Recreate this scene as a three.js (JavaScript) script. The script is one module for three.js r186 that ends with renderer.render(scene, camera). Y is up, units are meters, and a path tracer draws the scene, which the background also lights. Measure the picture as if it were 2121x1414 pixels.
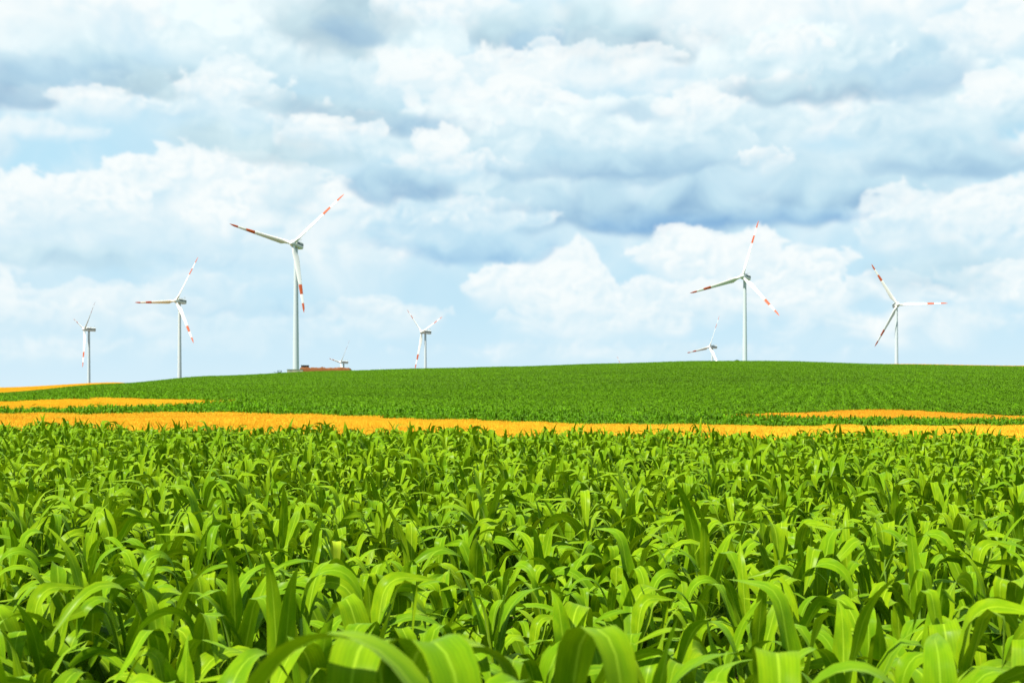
import * as THREE from 'three';
import { mergeGeometries } from 'three/addons/utils/BufferGeometryUtils.js';

// ------------------------------------------------------------------ camera, sky, sun, exposure
const scene = new THREE.Scene();
const EYE = 1.65, F = 2400, CX = 1060.5, HY = 840;            // lens: focal length and horizon in pixels of a 2121 x 1414 frame
const camera = new THREE.PerspectiveCamera(2 * Math.atan(707 / F) * 180 / Math.PI, 2121 / 1414, 0.1, 9000);
camera.position.set(0, EYE, 0);
camera.lookAt(0, EYE, -10);
camera.setViewOffset(2121, 1414, 0, 707 - HY, 2121, 1414);    // shift lens: verticals stay vertical
camera.focus = 11;
camera.userData.fStop = 5.2;
const EXPOSURE = 2.25;
const renderer = new THREE.WebGLRenderer({ antialias: true });
renderer.toneMapping = THREE.LinearToneMapping;
renderer.toneMappingExposure = EXPOSURE;
renderer.shadowMap.enabled = true;
const sun = new THREE.DirectionalLight(new THREE.Color(1.0, 0.94, 0.82), 4.4);
sun.position.set(-55, 105, 42);
sun.shadow.radius = 2.5;
sun.castShadow = true;
sun.shadow.mapSize.set(4096, 4096);
Object.assign(sun.shadow.camera, { left: -60, right: 60, top: 60, bottom: -60, near: 1, far: 400 });
sun.target.position.set(0, 0, -20);
sun.position.add(sun.target.position);
scene.add(sun, sun.target);

// ------------------------------------------------------------------ small maths
function rng(seed) { let a = seed >>> 0; return () => { a |= 0; a = a + 0x6D2B79F5 | 0; let t = Math.imul(a ^ a >>> 15, 1 | a); t = t + Math.imul(t ^ t >>> 7, 61 | t) ^ t; return ((t ^ t >>> 14) >>> 0) / 4294967296; }; }
const clamp = (x, a = 0, b = 1) => x < a ? a : x > b ? b : x;
const sstep = (a, b, x) => { const t = clamp((x - a) / (b - a)); return t * t * (3 - 2 * t); };
const mix = (a, b, t) => a + (b - a) * t;
const PERM = new Uint8Array(512), GX = new Float32Array(256), GY = new Float32Array(256);
{ const r = rng(77), p = [...Array(256).keys()]; for (let i = 255; i > 0; i--) { const j = Math.floor(r() * (i + 1)); [p[i], p[j]] = [p[j], p[i]]; } for (let i = 0; i < 512; i++) PERM[i] = p[i & 255]; for (let i = 0; i < 256; i++) { const a = r() * 6.28318; GX[i] = Math.cos(a); GY[i] = Math.sin(a); } }
function noise(x, y) {                                         // gradient noise, about -1 .. 1
  const xi = Math.floor(x), yi = Math.floor(y), fx = x - xi, fy = y - yi, X = xi & 255, Y = yi & 255;
  const u = fx * fx * fx * (fx * (fx * 6 - 15) + 10), v = fy * fy * fy * (fy * (fy * 6 - 15) + 10);
  const a = PERM[PERM[X] + Y], b = PERM[PERM[X + 1] + Y], c = PERM[PERM[X] + Y + 1], d = PERM[PERM[X + 1] + Y + 1];
  const n0 = GX[a] * fx + GY[a] * fy, n1 = GX[b] * (fx - 1) + GY[b] * fy, n2 = GX[c] * fx + GY[c] * (fy - 1), n3 = GX[d] * (fx - 1) + GY[d] * (fy - 1);
  return 1.45 * (n0 + (n1 - n0) * u + (n2 + (n3 - n2) * u - n0 - (n1 - n0) * u) * v);
}
function fbm(x, y, n) { let s = 0, a = 0.5; for (let i = 0; i < n; i++) { s += a * noise(x, y); x = x * 2.03 + 17.3; y = y * 2.03 + 9.1; a *= 0.5; } return s; }
function billow(x, y, n) { let s = 0, a = 0.5; for (let i = 0; i < n; i++) { s += a * (1 - 2.2 * Math.abs(noise(x, y))); x = x * 2.07 + 5.7; y = y * 2.07 + 31.3; a *= 0.55; } return s; }   // rounded lobes
const enc = (c) => c <= 0.0031308 ? 12.92 * c : 1.055 * Math.pow(c, 1 / 2.4) - 0.055;

// ------------------------------------------------------------------ sky: air and layered cloud, for every direction
function makeSky() {
  const W = 4096, H = 2048, PPD = W / 360, d = new Float32Array(W * H * 4);
  const row0 = H / 2;
  const ramp = (t, o) => {                                     // cloud tone -> linear colour: shaded base .. sunlit top
    const K = [[0.21, 0.43, 0.71], [0.37, 0.61, 0.82], [0.53, 0.77, 0.91], [0.73, 0.89, 0.96], [0.95, 1.0, 1.0]];
    const s = clamp(t) * 4, i = Math.min(3, Math.floor(s)), f = s - i;
    for (let k = 0; k < 3; k++) o[k] = mix(K[i][k], K[i + 1][k], f);
  };
  const c = [0, 0, 0], g = [0, 0, 0];
  for (let y = 0; y < H; y++) {
    const el = (y + 0.5 - row0) / PPD;
    for (let x = 0; x < W; x++) {
      const i = (y * W + x) * 4;
      if (el < 0) { d[i] = 0.60; d[i + 1] = 0.78; d[i + 2] = 0.9; d[i + 3] = 1; continue; }
      const h = Math.exp(-el / 5.5), veil = 0;
      d[i] = mix(0.47, 0.73, h) + veil; d[i + 1] = mix(0.78, 0.885, h) + veil; d[i + 2] = mix(0.95, 0.97, h); d[i + 3] = 1;
    }
  }
  // one mass of cloud: centre, half sizes and tilt in degrees; up / down = softness of the upper and lower edge; tt / tb = tone at top and base
  function mass(az, el, w, h, { rot = 0, up = 0.5, down = 0.9, tt = 0.9, tb = 0.5, op = 1, amp = 0.75, f = 1, seed = 0, grey = 0, lobes = 0.6, oct = 6, relief = 0.3, warp = 0.38 } = {}) {
    const cr = Math.cos(rot * Math.PI / 180), sr = Math.sin(rot * Math.PI / 180), stretch = 1 / Math.max(0.3, Math.cos(el * Math.PI / 180));
    const R = 1.75 * Math.hypot(w, h), x0 = Math.floor((az - R * stretch + 90) * PPD), x1 = Math.ceil((az + R * stretch + 90) * PPD);
    const y0 = Math.max(row0, Math.floor(row0 + (el - R) * PPD)), y1 = Math.min(H - 1, Math.ceil(row0 + (el + R) * PPD));
    const sx = seed * 13.7, sy = seed * 7.9, fq = f * 0.55 / Math.sqrt(Math.max(0.6, h));
    for (let yy = y0; yy <= y1; yy++) for (let xx = x0; xx < x1; xx++) {
      const a = ((xx + 0.5) / PPD - 90 - az) / stretch, e = (yy + 0.5 - row0) / PPD - el;
      let qx = (a * cr + e * sr) / w, qy = (-a * sr + e * cr) / h;
      if (qx * qx + qy * qy > 3.6) continue;
      const px = a * fq + sx, py = e * fq * 1.25 + sy;
      const wx = noise(px * 0.9 + 3.1, py * 0.9), wy = noise(px * 0.9, py * 0.9 + 8.7);
      qx += warp * wx; qy += warp * wy;
      const r2 = qx * qx + qy * qy;
      const n = fbm(px + 0.5 * wx, py + 0.5 * wy, oct), b = billow(px * 1.3 + 0.35 * wx, py * 1.3 + 0.35 * wy, oct - 1);
      const upper = sstep(-0.35, 0.45, qy);
      const edge = mix(n, mix(n, b * 0.75, lobes), upper);
      const fd = 1 - Math.sqrt(r2) + amp * edge * mix(0.55, 0.8, upper);
      if (fd <= 0) continue;
      const al = sstep(0, mix(down, up, upper), fd) * op;
      if (al < 0.002) continue;
      let t = mix(tb, tt, sstep(-0.75, 0.8, qy + 0.55 * n)) + 0.16 * n + 0.1 * wy;
      if (relief) t += relief * 0.42 * (b - billow((px + 0.12) * 1.3 + 0.35 * wx, (py - 0.16) * 1.3 + 0.35 * wy, oct - 2)) * mix(0.5, 1, upper);
      ramp(t, c);
      if (grey) { const m = (c[0] + c[1] + c[2]) / 3; g[0] = m * 0.84; g[1] = m * 1.06; g[2] = m * 1.1; for (let k = 0; k < 3; k++) c[k] = mix(c[k], g[k], grey); }
      const i = (yy * W + ((xx % W) + W) % W) * 4;
      for (let k = 0; k < 3; k++) d[i + k] = mix(d[i + k], c[k], al);
    }
  }
  // a heap of cumulus: a soft body, then sunlit puffs from the highest at the back to the lowest in front
  function cumulus(az, el, w, h, o) {
    const r = rng(900 + o.seed * 7), puffs = [], n = o.n ?? 9, s0 = Math.sqrt(w * h);
    mass(az, el, w, h, { ...o, op: (o.op ?? 1) * 0.85 });
    for (let k = 0; k < n; k++) { const x = (2 * r() - 1) * 0.92, y = Math.sqrt(1 - x * x) * Math.pow(r(), 0.6) * 0.95 - 0.25; puffs.push([x, y, mix(0.2, 0.42, r()) * s0]); }
    puffs.sort((p, q) => q[1] - p[1]);
    puffs.forEach(([x, y, s], k) => mass(az + x * w, el + y * h, s * 1.3, s, { ...o, seed: o.seed * 31 + k + 1, up: 0.13, down: 1.4, tt: mix(o.tb, o.tt + 0.04, 0.45 + 0.5 * (y + 0.25)), tb: mix(o.tb, o.tt, 0.12 + 0.42 * (y + 0.25)), op: 0.8 * (o.op ?? 1), amp: 0.8, oct: 5, rot: 0 }));
  }
  // the sky goes on round the whole horizon as it does ahead: cumulus with shaded bases in a veil of thinner cloud
  const r = rng(4021);
  for (let k = 0; k < 36; k++) { const az = k % 18 * 20 - 170 + 8 * r(), el = k < 18 ? 6 + 3 * r() : 18 + 5 * r(); mass(az, el, 16, 5.5, { up: 0.7, down: 1.0, relief: 0.3, tt: 0.82, tb: 0.52, op: 0.8, seed: 400 + k, oct: 4 }); }
  const inView = (az, el, w, h) => Math.abs(((az + 540) % 360) - 180) < 24.5 + 0.55 * w && el < 20 + 0.6 * h;
  for (let k = 0; k < 260; k++) {
    const el = 1 + 80 * Math.pow(r(), 1.5), az = (r() * 360 - 180) / 1, big = mix(0.5, 1.25, r()) * (1 + el / 30), w = 5.2 * big, h = 1.9 * big, q = r();
    const o = { rot: mix(-8, 6, r()), seed: 130 + k, oct: 4 };
    if (inView(az, el, w, h)) { r(); continue; }
    if (q < 0.62) cumulus(az, el, w, h, { ...o, n: 5, up: 0.35, down: 1.3, tt: 0.97, tb: mix(0.5, 0.75, r()), op: 0.95 });
    else mass(az, el, w * 1.2, h * 0.75, { ...o, up: 1.1, down: 0.5, tt: 0.6, tb: mix(0.12, 0.35, r()), op: 0.9, grey: 0.3, relief: 0.08 });
  }
  //CLOUDS
  for (const sd of [-1, 1]) for (let k = 0; k < 7; k++) cumulus(sd * mix(28, 33, r()), 18 - 2.6 * k + r(), 6.5, 2.4 + 0.5 * r(), { seed: 450 + k + 10 * sd, n: 7, up: 0.18, down: 1.0, tt: 0.97, tb: mix(0.25, 0.6, r()), amp: 1, oct: 5 });
  for (const [i, [az, el, w, h, o]] of [
    [-13.1, 15.6, 20.37, 6.97, { up: 0.7, down: 1, relief: 0.3, tt: 0.72, tb: 0.58, op: 0.9 }],
    [12.7, 15.7, 20.45, 6.99, { up: 0.7, down: 1, relief: 0.3, tt: 0.75, tb: 0.55, op: 0.9 }],
    [-1.4, 9.9, 23.86, 3.58, { up: 0.7, down: 1, relief: 0.3, tt: 0.55, tb: 0.5, op: 0.55 }],
    [9.2, 18, 9.77, 2.36, { up: 0.7, down: 1, relief: 0.3, tt: 1, tb: 0.68 }],
    [16, 17.8, 8.38, 2.52, { up: 0.7, down: 1, relief: 0.3, tt: 0.98, tb: 0.72 }],
    [-22.6, 17.1, 4.47, 2.42, { up: 0.7, down: 1, relief: 0.3, tt: 1, tb: 0.78 }],
    [-8.5, 18.5, 5.37, 2.83, { up: 0.7, down: 1, relief: 0.3, tt: 0.5, tb: 0.34, grey: 0.6 }],
    [-8.1, 17.6, 2.57, 1.18, { up: 0.7, down: 1, relief: 0.3, tt: 0.25, tb: 0.15, op: 0.8, grey: 0.37 }],
    [-3.1, 17.8, 2.86, 2.86, { up: 0.17, down: 0.9, n: 11, amp: 1, relief: 0.45, tt: 0.95, tb: 0.66 }],
    [-16.3, 17.3, 6.16, 3.21, { up: 0.17, down: 0.9, n: 11, amp: 1, relief: 0.45, tt: 1, tb: 0.72 }],
    [2.9, 18, 6.43, 2.15, { up: 1.1, down: 0.5, relief: 0.16, tt: 0.8, tb: 0.18, grey: 0.52 }],
    [1.2, 17.2, 2.62, 1.07, { up: 1.1, down: 0.5, relief: 0.16, tt: 0.42, tb: 0.12, grey: 0.32, op: 0.85 }],
    [6.9, 16.9, 4.71, 0.85, { up: 1.1, down: 0.5, relief: 0.16, tt: 0.6, tb: 0.35, grey: 0.6, op: 0.8 }],
    [18.9, 15.2, 5.56, 2.49, { up: 0.7, down: 1, relief: 0.3, tt: 0.72, tb: 0.28, grey: 0.22 }],
    [19.3, 14.8, 2.55, 1.35, { up: 0.7, down: 1, relief: 0.3, tt: 0.45, tb: 0.2, op: 0.7, grey: 0.22 }],
    [22.8, 16.3, 2.43, 1.98, { up: 0.17, down: 0.9, n: 11, amp: 1, relief: 0.45, tt: 0.98, tb: 0.72 }],
    [-19.9, 15.4, 7.17, 2.24, { up: 1.1, down: 0.5, relief: 0.16, tt: 0.85, tb: 0.14, grey: 0.32 }],
    [-23.4, 14.3, 3.01, 1.2, { up: 1.1, down: 0.5, relief: 0.16, tt: 0.45, tb: 0.08, grey: 0.32, op: 0.9 }],
    [-16.9, 15.1, 3.28, 0.91, { up: 1.1, down: 0.5, relief: 0.16, tt: 0.55, tb: 0.28, grey: 0.6, op: 0.8 }],
    [-10.4, 15.8, 7.85, 2.58, { rot: -14, up: 0.17, down: 0.9, n: 11, amp: 1, relief: 0.45, tt: 1, tb: 0.4, grey: 0.32 }],
    [-5, 15.1, 2.49, 1.9, { up: 0.17, down: 0.9, n: 11, amp: 1, relief: 0.45, tt: 1, tb: 0.4, grey: 0.22 }],
    [-7.1, 13.7, 6.11, 0.9, { rot: -8, up: 1.1, down: 0.5, relief: 0.16, tt: 0.5, tb: 0.26, grey: 0.52 }],
    [4.5, 15.6, 8.07, 1.78, { up: 0.17, down: 0.9, n: 11, amp: 1, relief: 0.45, tt: 1, tb: 0.66 }],
    [6.6, 14.3, 3.06, 0.71, { up: 1.1, down: 0.5, relief: 0.16, tt: 0.65, tb: 0.38, grey: 0.22 }],
    [13.6, 15.6, 4.29, 1.86, { up: 0.17, down: 0.9, n: 11, amp: 1, relief: 0.45, tt: 1, tb: 0.35, grey: 0.32 }],
    [13.6, 14.6, 5.19, 0.84, { up: 1.1, down: 0.5, relief: 0.16, tt: 0.6, tb: 0.2, grey: 0.47 }],
    [-1.2, 13.7, 4.06, 2.03, { up: 0.17, down: 0.9, n: 11, amp: 1, relief: 0.45, tt: 0.98, tb: 0.72 }],
    [-20.8, 13.5, 3.13, 1.23, { up: 0.17, down: 0.9, n: 11, amp: 1, relief: 0.45, tt: 1, tb: 0.62 }],
    [-13.8, 13.8, 3.38, 1.97, { up: 0.17, down: 0.9, n: 11, amp: 1, relief: 0.45, tt: 0.93, tb: 0.5, grey: 0.15 }],
    [-22.6, 12.4, 3.46, 0.55, { up: 0.7, down: 1, relief: 0.3, tt: 1, tb: 0.9, op: 0.7 }],
    [-11.8, 12.1, 5.49, 1.64, { up: 0.7, down: 1, relief: 0.3, tt: 0.62, tb: 0.45, grey: 0.57 }],
    [21.2, 12.7, 4.36, 2.67, { up: 0.17, down: 0.9, n: 11, amp: 1, relief: 0.45, tt: 1, tb: 0.3, grey: 0.22 }],
    [21.4, 11.1, 4.55, 0.93, { up: 1.1, down: 0.5, relief: 0.16, tt: 0.5, tb: 0.16, grey: 0.22 }],
    [-8.8, 12.6, 3.03, 1.42, { up: 0.17, down: 0.9, n: 11, amp: 1, relief: 0.45, tt: 0.95, tb: 0.5 }],
    [11.5, 13, 4.81, 2.22, { up: 0.17, down: 0.9, n: 11, amp: 1, relief: 0.45, tt: 1, tb: 0.68 }],
    [5.7, 12.4, 8.04, 2.02, { up: 0.17, down: 0.9, n: 11, amp: 1, relief: 0.45, tt: 0.98, tb: 0.3, grey: 0.22 }],
    [5, 11.5, 7.58, 1, { up: 1.1, down: 0.5, relief: 0.16, tt: 0.58, tb: 0.25, grey: 0.22 }],
    [17.1, 10.6, 7.85, 2.28, { up: 0.7, down: 1, relief: 0.3, tt: 0.62, tb: 0.42, grey: 0.22 }],
    [-4.1, 12, 4.04, 2.02, { up: 0.17, down: 0.9, n: 11, amp: 1, relief: 0.45, tt: 1, tb: 0.25, grey: 0.22 }],
    [-5.7, 10.7, 4.73, 1.07, { up: 1.1, down: 0.5, relief: 0.16, tt: 0.45, tb: 0.12, grey: 0.22 }],
    [12.4, 11.6, 1.14, 0.7, { up: 0.17, down: 0.9, n: 11, amp: 1, relief: 0.45, tt: 1, tb: 0.75 }],
    [0.5, 10.4, 6.68, 1.79, { up: 0.7, down: 1, relief: 0.3, tt: 0.72, tb: 0.36, grey: 0.22 }],
    [16.2, 10.1, 7.04, 1.83, { up: 1.1, down: 0.5, relief: 0.16, tt: 0.58, tb: 0.15, grey: 0.22 }],
    [6.4, 9.9, 8.96, 2.02, { up: 1.1, down: 0.5, relief: 0.16, tt: 0.6, tb: 0.12, grey: 0.22 }],
    [7.6, 8.9, 5.63, 0.8, { up: 1.1, down: 0.5, relief: 0.16, tt: 0.28, tb: 0.04, op: 0.75 }],
    [-4.8, 9, 5.69, 1.43, { up: 0.17, down: 0.9, n: 11, amp: 1, relief: 0.45, tt: 0.78, tb: 0.42 }],
    [-1.2, 7.8, 5.49, 0.95, { up: 1.1, down: 0.5, relief: 0.16, tt: 0.55, tb: 0.2 }],
    [-1.2, 8.8, 3.1, 0.95, { up: 0.17, down: 0.9, n: 11, amp: 1, relief: 0.45, tt: 0.78, tb: 0.45 }],
    [-20.1, 8.2, 8.84, 2.69, { up: 0.7, down: 1, relief: 0.3, tt: 0.85, tb: 0.6 }],
    [-13.8, 9.4, 4.28, 2.55, { up: 0.17, down: 0.9, n: 11, amp: 1, relief: 0.45, tt: 1, tb: 0.58 }],
    [-17.8, 9.7, 2.6, 2.05, { up: 0.17, down: 0.9, n: 11, amp: 1, relief: 0.45, tt: 1, tb: 0.6 }],
    [-22.8, 8.5, 3.04, 1.98, { up: 0.17, down: 0.9, n: 11, amp: 1, relief: 0.45, tt: 1, tb: 0.6 }],
    [-20.4, 8.9, 2.94, 1.57, { up: 0.17, down: 0.9, n: 11, amp: 1, relief: 0.45, tt: 0.98, tb: 0.6 }],
    [-10.9, 8.6, 3.45, 2.34, { up: 0.17, down: 0.9, n: 11, amp: 1, relief: 0.45, tt: 0.95, tb: 0.62 }],
    [-14.5, 8.7, 1.57, 1.04, { up: 0.17, down: 0.9, n: 11, amp: 1, relief: 0.45, tt: 1, tb: 0.8 }],
    [-20.6, 6.7, 5.23, 0.89, { up: 0.7, down: 1, relief: 0.3, tt: 0.62, tb: 0.5, op: 0.75, grey: 0.3 }],
    [-14.7, 6.8, 4.47, 0.83, { up: 0.7, down: 1, relief: 0.3, tt: 0.62, tb: 0.5, op: 0.6 }],
    [-20.8, 4.2, 5.43, 1.34, { up: 0.17, down: 0.9, n: 11, amp: 1, relief: 0.45, tt: 0.9, tb: 0.72, op: 0.7 }],
    [-8.5, 6.6, 5.37, 2.6, { up: 0.7, down: 1, relief: 0.3, tt: 0.88, tb: 0.7, op: 0.85 }],
    [-14.9, 5.3, 4.46, 1.27, { up: 0.7, down: 1, relief: 0.3, tt: 0.9, tb: 0.68, op: 0.7 }],
    [-6.7, 4.1, 3.53, 1.07, { up: 0.17, down: 0.9, n: 11, amp: 1, relief: 0.45, tt: 0.85, tb: 0.72, op: 0.6 }],
    [-13.1, 3.5, 9.06, 1.39, { up: 0.7, down: 1, relief: 0.3, tt: 0.82, tb: 0.72, op: 0.6 }],
    [20.5, 7.6, 5.44, 2.46, { up: 0.7, down: 1, relief: 0.3, tt: 0.7, tb: 0.5, grey: 0.2 }],
    [19.7, 8, 2.75, 2.02, { up: 0.17, down: 0.9, n: 11, amp: 1, relief: 0.45, tt: 0.95, tb: 0.5 }],
    [22.8, 7.7, 2.43, 1.98, { up: 0.17, down: 0.9, n: 11, amp: 1, relief: 0.45, tt: 0.97, tb: 0.5 }],
    [11.3, 6.5, 3.44, 1.99, { up: 0.17, down: 0.9, n: 11, amp: 1, relief: 0.45, tt: 1, tb: 0.7 }],
    [8.3, 6.9, 2.34, 1.77, { up: 0.17, down: 0.9, n: 11, amp: 1, relief: 0.45, tt: 1, tb: 0.75 }],
    [14.9, 6, 1.67, 1.5, { up: 0.17, down: 0.9, n: 11, amp: 1, relief: 0.45, tt: 1, tb: 0.7 }],
    [1.7, 5.2, 3.34, 2.15, { up: 0.17, down: 0.9, n: 11, amp: 1, relief: 0.45, tt: 1, tb: 0.74 }],
    [20.5, 5.9, 3.98, 1.07, { up: 0.7, down: 1, relief: 0.3, tt: 0.5, tb: 0.5, op: 0.7, grey: 0.35 }],
    [22.6, 5.1, 2.64, 1.32, { up: 0.17, down: 0.9, n: 11, amp: 1, relief: 0.45, tt: 0.95, tb: 0.7 }],
    [17.1, 5.1, 3.27, 1.14, { up: 0.17, down: 0.9, n: 11, amp: 1, relief: 0.45, tt: 0.92, tb: 0.7 }],
    [9.2, 4.7, 5.58, 1.53, { up: 0.17, down: 0.9, n: 11, amp: 1, relief: 0.45, tt: 0.9, tb: 0.74 }],
    [4, 3.8, 4.75, 1.19, { up: 0.17, down: 0.9, n: 11, amp: 1, relief: 0.45, tt: 0.86, tb: 0.74, op: 0.8 }],
    [18.2, 3.6, 7.54, 1.25, { up: 0.7, down: 1, relief: 0.3, tt: 0.85, tb: 0.74 }],
    [-21.8, 2.4, 6.17, 0.89, { up: 0.7, down: 1, relief: 0.3, tt: 0.85, tb: 0.78, op: 0.7 }],
    [5.7, 2.5, 11.82, 0.71, { up: 0.7, down: 1, relief: 0.3, tt: 0.82, tb: 0.76, op: 0.6 }],
    [-8.8, 18, 3.96, 1.89, { up: 0.9, down: 0.6, relief: 0.16, amp: 1, tt: 0.42, tb: 0.28, grey: 0.6, op: 0.9 }],
    [-8.2, 17.6, 1.87, 0.95, { up: 0.9, down: 0.6, relief: 0.16, amp: 1, tt: 0.2, tb: 0.15, grey: 0.32, op: 0.8 }],
    [4, 17.4, 7.13, 1.05, { rot: -5, up: 0.9, down: 0.6, relief: 0.16, amp: 1, tt: 0.5, tb: 0.2, grey: 0.52, op: 0.9 }],
    [1.4, 17.3, 2.15, 0.95, { up: 0.9, down: 0.6, relief: 0.16, amp: 1, tt: 0.28, tb: 0.12, op: 0.8, grey: 0.22 }],
    [8.1, 15.9, 1.4, 0.47, { up: 0.9, down: 0.6, relief: 0.16, amp: 1, tt: 0.6, tb: 0.5, op: 0.5 }],
    [14.5, 14.7, 5.6, 0.79, { rot: -3, up: 0.9, down: 0.6, relief: 0.16, amp: 1, tt: 0.5, tb: 0.18, grey: 0.42, op: 0.9 }],
    [19.3, 15.2, 3.19, 1.69, { up: 0.9, down: 0.6, relief: 0.16, amp: 1, tt: 0.5, tb: 0.25, op: 0.8, grey: 0.22 }],
    [6.6, 14.2, 3.3, 0.71, { up: 0.9, down: 0.6, relief: 0.16, amp: 1, tt: 0.6, tb: 0.35, op: 0.75, grey: 0.22 }],
    [-7.6, 13.9, 6.1, 0.85, { rot: -9, up: 0.9, down: 0.6, relief: 0.16, amp: 1, tt: 0.5, tb: 0.25, grey: 0.47, op: 0.9 }],
    [-4.8, 13.5, 3.08, 0.71, { up: 0.9, down: 0.6, relief: 0.16, amp: 1, tt: 0.35, tb: 0.2, op: 0.7, grey: 0.22 }],
    [-11.8, 12.2, 3.89, 1.17, { up: 0.9, down: 0.6, relief: 0.16, amp: 1, tt: 0.5, tb: 0.38, grey: 0.6, op: 0.75 }],
    [-21.2, 15, 4.15, 1.07, { up: 0.9, down: 0.6, relief: 0.16, amp: 1, tt: 0.5, tb: 0.2, op: 0.8, grey: 0.22 }],
    [-23.2, 13.9, 2.62, 0.77, { up: 0.9, down: 0.6, relief: 0.16, amp: 1, tt: 0.3, tb: 0.08, grey: 0.32, op: 0.85 }],
    [-17.1, 14.8, 2.83, 0.73, { up: 0.9, down: 0.6, relief: 0.16, amp: 1, tt: 0.5, tb: 0.3, grey: 0.6, op: 0.8 }],
    [5.2, 11.6, 7.81, 0.86, { up: 0.9, down: 0.6, relief: 0.16, amp: 1, tt: 0.5, tb: 0.14, op: 0.85, grey: 0.22 }],
    [-5.5, 10.7, 4.49, 0.95, { up: 0.9, down: 0.6, relief: 0.16, amp: 1, tt: 0.45, tb: 0.1, op: 0.9, grey: 0.22 }],
    [20.5, 11.1, 4.19, 0.85, { rot: -4, up: 0.9, down: 0.6, relief: 0.16, amp: 1, tt: 0.5, tb: 0.2, op: 0.85, grey: 0.22 }],
    [-1.2, 7.7, 4.53, 0.81, { up: 0.9, down: 0.6, relief: 0.16, amp: 1, tt: 0.5, tb: 0.22, op: 0.8 }],
    [-5.7, 8, 2.84, 0.57, { up: 0.9, down: 0.6, relief: 0.16, amp: 1, tt: 0.6, tb: 0.4, op: 0.6 }],
    [20.3, 6.2, 3.57, 1.34, { up: 0.9, down: 0.6, relief: 0.16, amp: 1, tt: 0.55, tb: 0.4, grey: 0.3, op: 0.7 }],
    [-21.2, 6.9, 3.94, 0.71, { up: 0.9, down: 0.6, relief: 0.16, amp: 1, tt: 0.6, tb: 0.42, grey: 0.3, op: 0.7 }],
    [-10.9, 10.2, 1.61, 1.41, { up: 0.9, down: 0.6, relief: 0.16, amp: 1, tt: 0.6, tb: 0.45, op: 0.6, grey: 0.22 }],
    [-14.9, 4.6, 4.01, 0.6, { up: 0.9, down: 0.6, relief: 0.16, amp: 1, tt: 0.6, tb: 0.5, op: 0.6 }],
    [-10.4, 4.7, 3.7, 0.61, { up: 0.9, down: 0.6, relief: 0.16, amp: 1, tt: 0.6, tb: 0.45, op: 0.6 }],
    [14.9, 9, 3.79, 0.55, { up: 0.9, down: 0.6, relief: 0.16, amp: 1, tt: 0.4, tb: 0.14, op: 0.75 }],
    [1.2, 9.8, 3.1, 0.62, { up: 0.9, down: 0.6, relief: 0.16, amp: 1, tt: 0.5, tb: 0.28, op: 0.6, grey: 0.22 }],
    [-4.8, 15.5, 2.61, 1.31, { up: 0.17, down: 1, relief: 0.5, amp: 1.05, n: 4, tt: 1, tb: 0.7, op: 0.9 }],
    [13.6, 16.5, 2.14, 1.04, { up: 0.17, down: 1, relief: 0.5, amp: 1.05, n: 4, tt: 1, tb: 0.75, op: 0.9 }],
    [-3.6, 12.5, 1.43, 0.86, { up: 0.17, down: 1, relief: 0.5, amp: 1.05, n: 4, tt: 1, tb: 0.75 }],
    [-3.1, 11.5, 2.62, 0.81, { up: 0.17, down: 1, relief: 0.5, amp: 1.05, n: 4, tt: 0.95, tb: 0.5, op: 0.8 }],
    [-8.8, 12.9, 2.33, 0.94, { up: 0.17, down: 1, relief: 0.5, amp: 1.05, n: 4, tt: 0.95, tb: 0.65, op: 0.9 }],
    [9, 14, 1.86, 1.06, { up: 0.17, down: 1, relief: 0.5, amp: 1.05, n: 4, tt: 1, tb: 0.8, op: 0.9 }],
    [22.8, 13.5, 1.62, 1.32, { up: 0.17, down: 1, relief: 0.5, amp: 1.05, n: 4, tt: 1, tb: 0.8, op: 0.9 }],
    [-14.5, 14.6, 2.01, 0.83, { up: 0.17, down: 1, relief: 0.5, amp: 1.05, n: 4, tt: 0.96, tb: 0.65, op: 0.9 }],
    [-19.9, 13.8, 1.9, 0.58, { up: 0.17, down: 1, relief: 0.5, amp: 1.05, n: 4, tt: 1, tb: 0.75, op: 0.9 }],
    [3.6, 16.4, 4.04, 0.86, { up: 0.17, down: 1, relief: 0.5, amp: 1.05, n: 4, tt: 1, tb: 0.8, op: 0.9 }],
    [19.1, 8.5, 1.49, 0.9, { up: 0.17, down: 1, relief: 0.5, amp: 1.05, n: 4, tt: 0.95, tb: 0.6, op: 0.8 }],
    [21.6, 8.5, 1.44, 1, { up: 0.17, down: 1, relief: 0.5, amp: 1.05, n: 4, tt: 0.97, tb: 0.65, op: 0.8 }],
    [-17.8, 10.7, 1.3, 0.82, { up: 0.17, down: 1, relief: 0.5, amp: 1.05, n: 4, tt: 1, tb: 0.8 }],
    [-22.6, 9.7, 1.42, 0.66, { up: 0.17, down: 1, relief: 0.5, amp: 1.05, n: 4, tt: 1, tb: 0.8 }],
    [-14.7, 11.1, 1.79, 0.81, { up: 0.17, down: 1, relief: 0.5, amp: 1.05, n: 4, tt: 0.97, tb: 0.75, op: 0.9 }],
    [-12.5, 10.7, 0.59, 0.33, { up: 0.17, down: 1, relief: 0.5, amp: 1.05, n: 4, tt: 1, tb: 0.8 }],
  ].entries()) (o.n ? cumulus : mass)(az, el, w, h, { seed: i + 1, ...o });
  const t = new THREE.DataTexture(d, W, H, THREE.RGBAFormat, THREE.FloatType);
  for (let i = 0; i < d.length; i += 4) { d[i] /= EXPOSURE; d[i + 1] /= EXPOSURE; d[i + 2] /= EXPOSURE; }
  t.mapping = THREE.EquirectangularReflectionMapping; t.magFilter = THREE.LinearFilter; t.needsUpdate = true;
  return t;
}
scene.background = makeSky();
scene.environment = scene.background;

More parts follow.
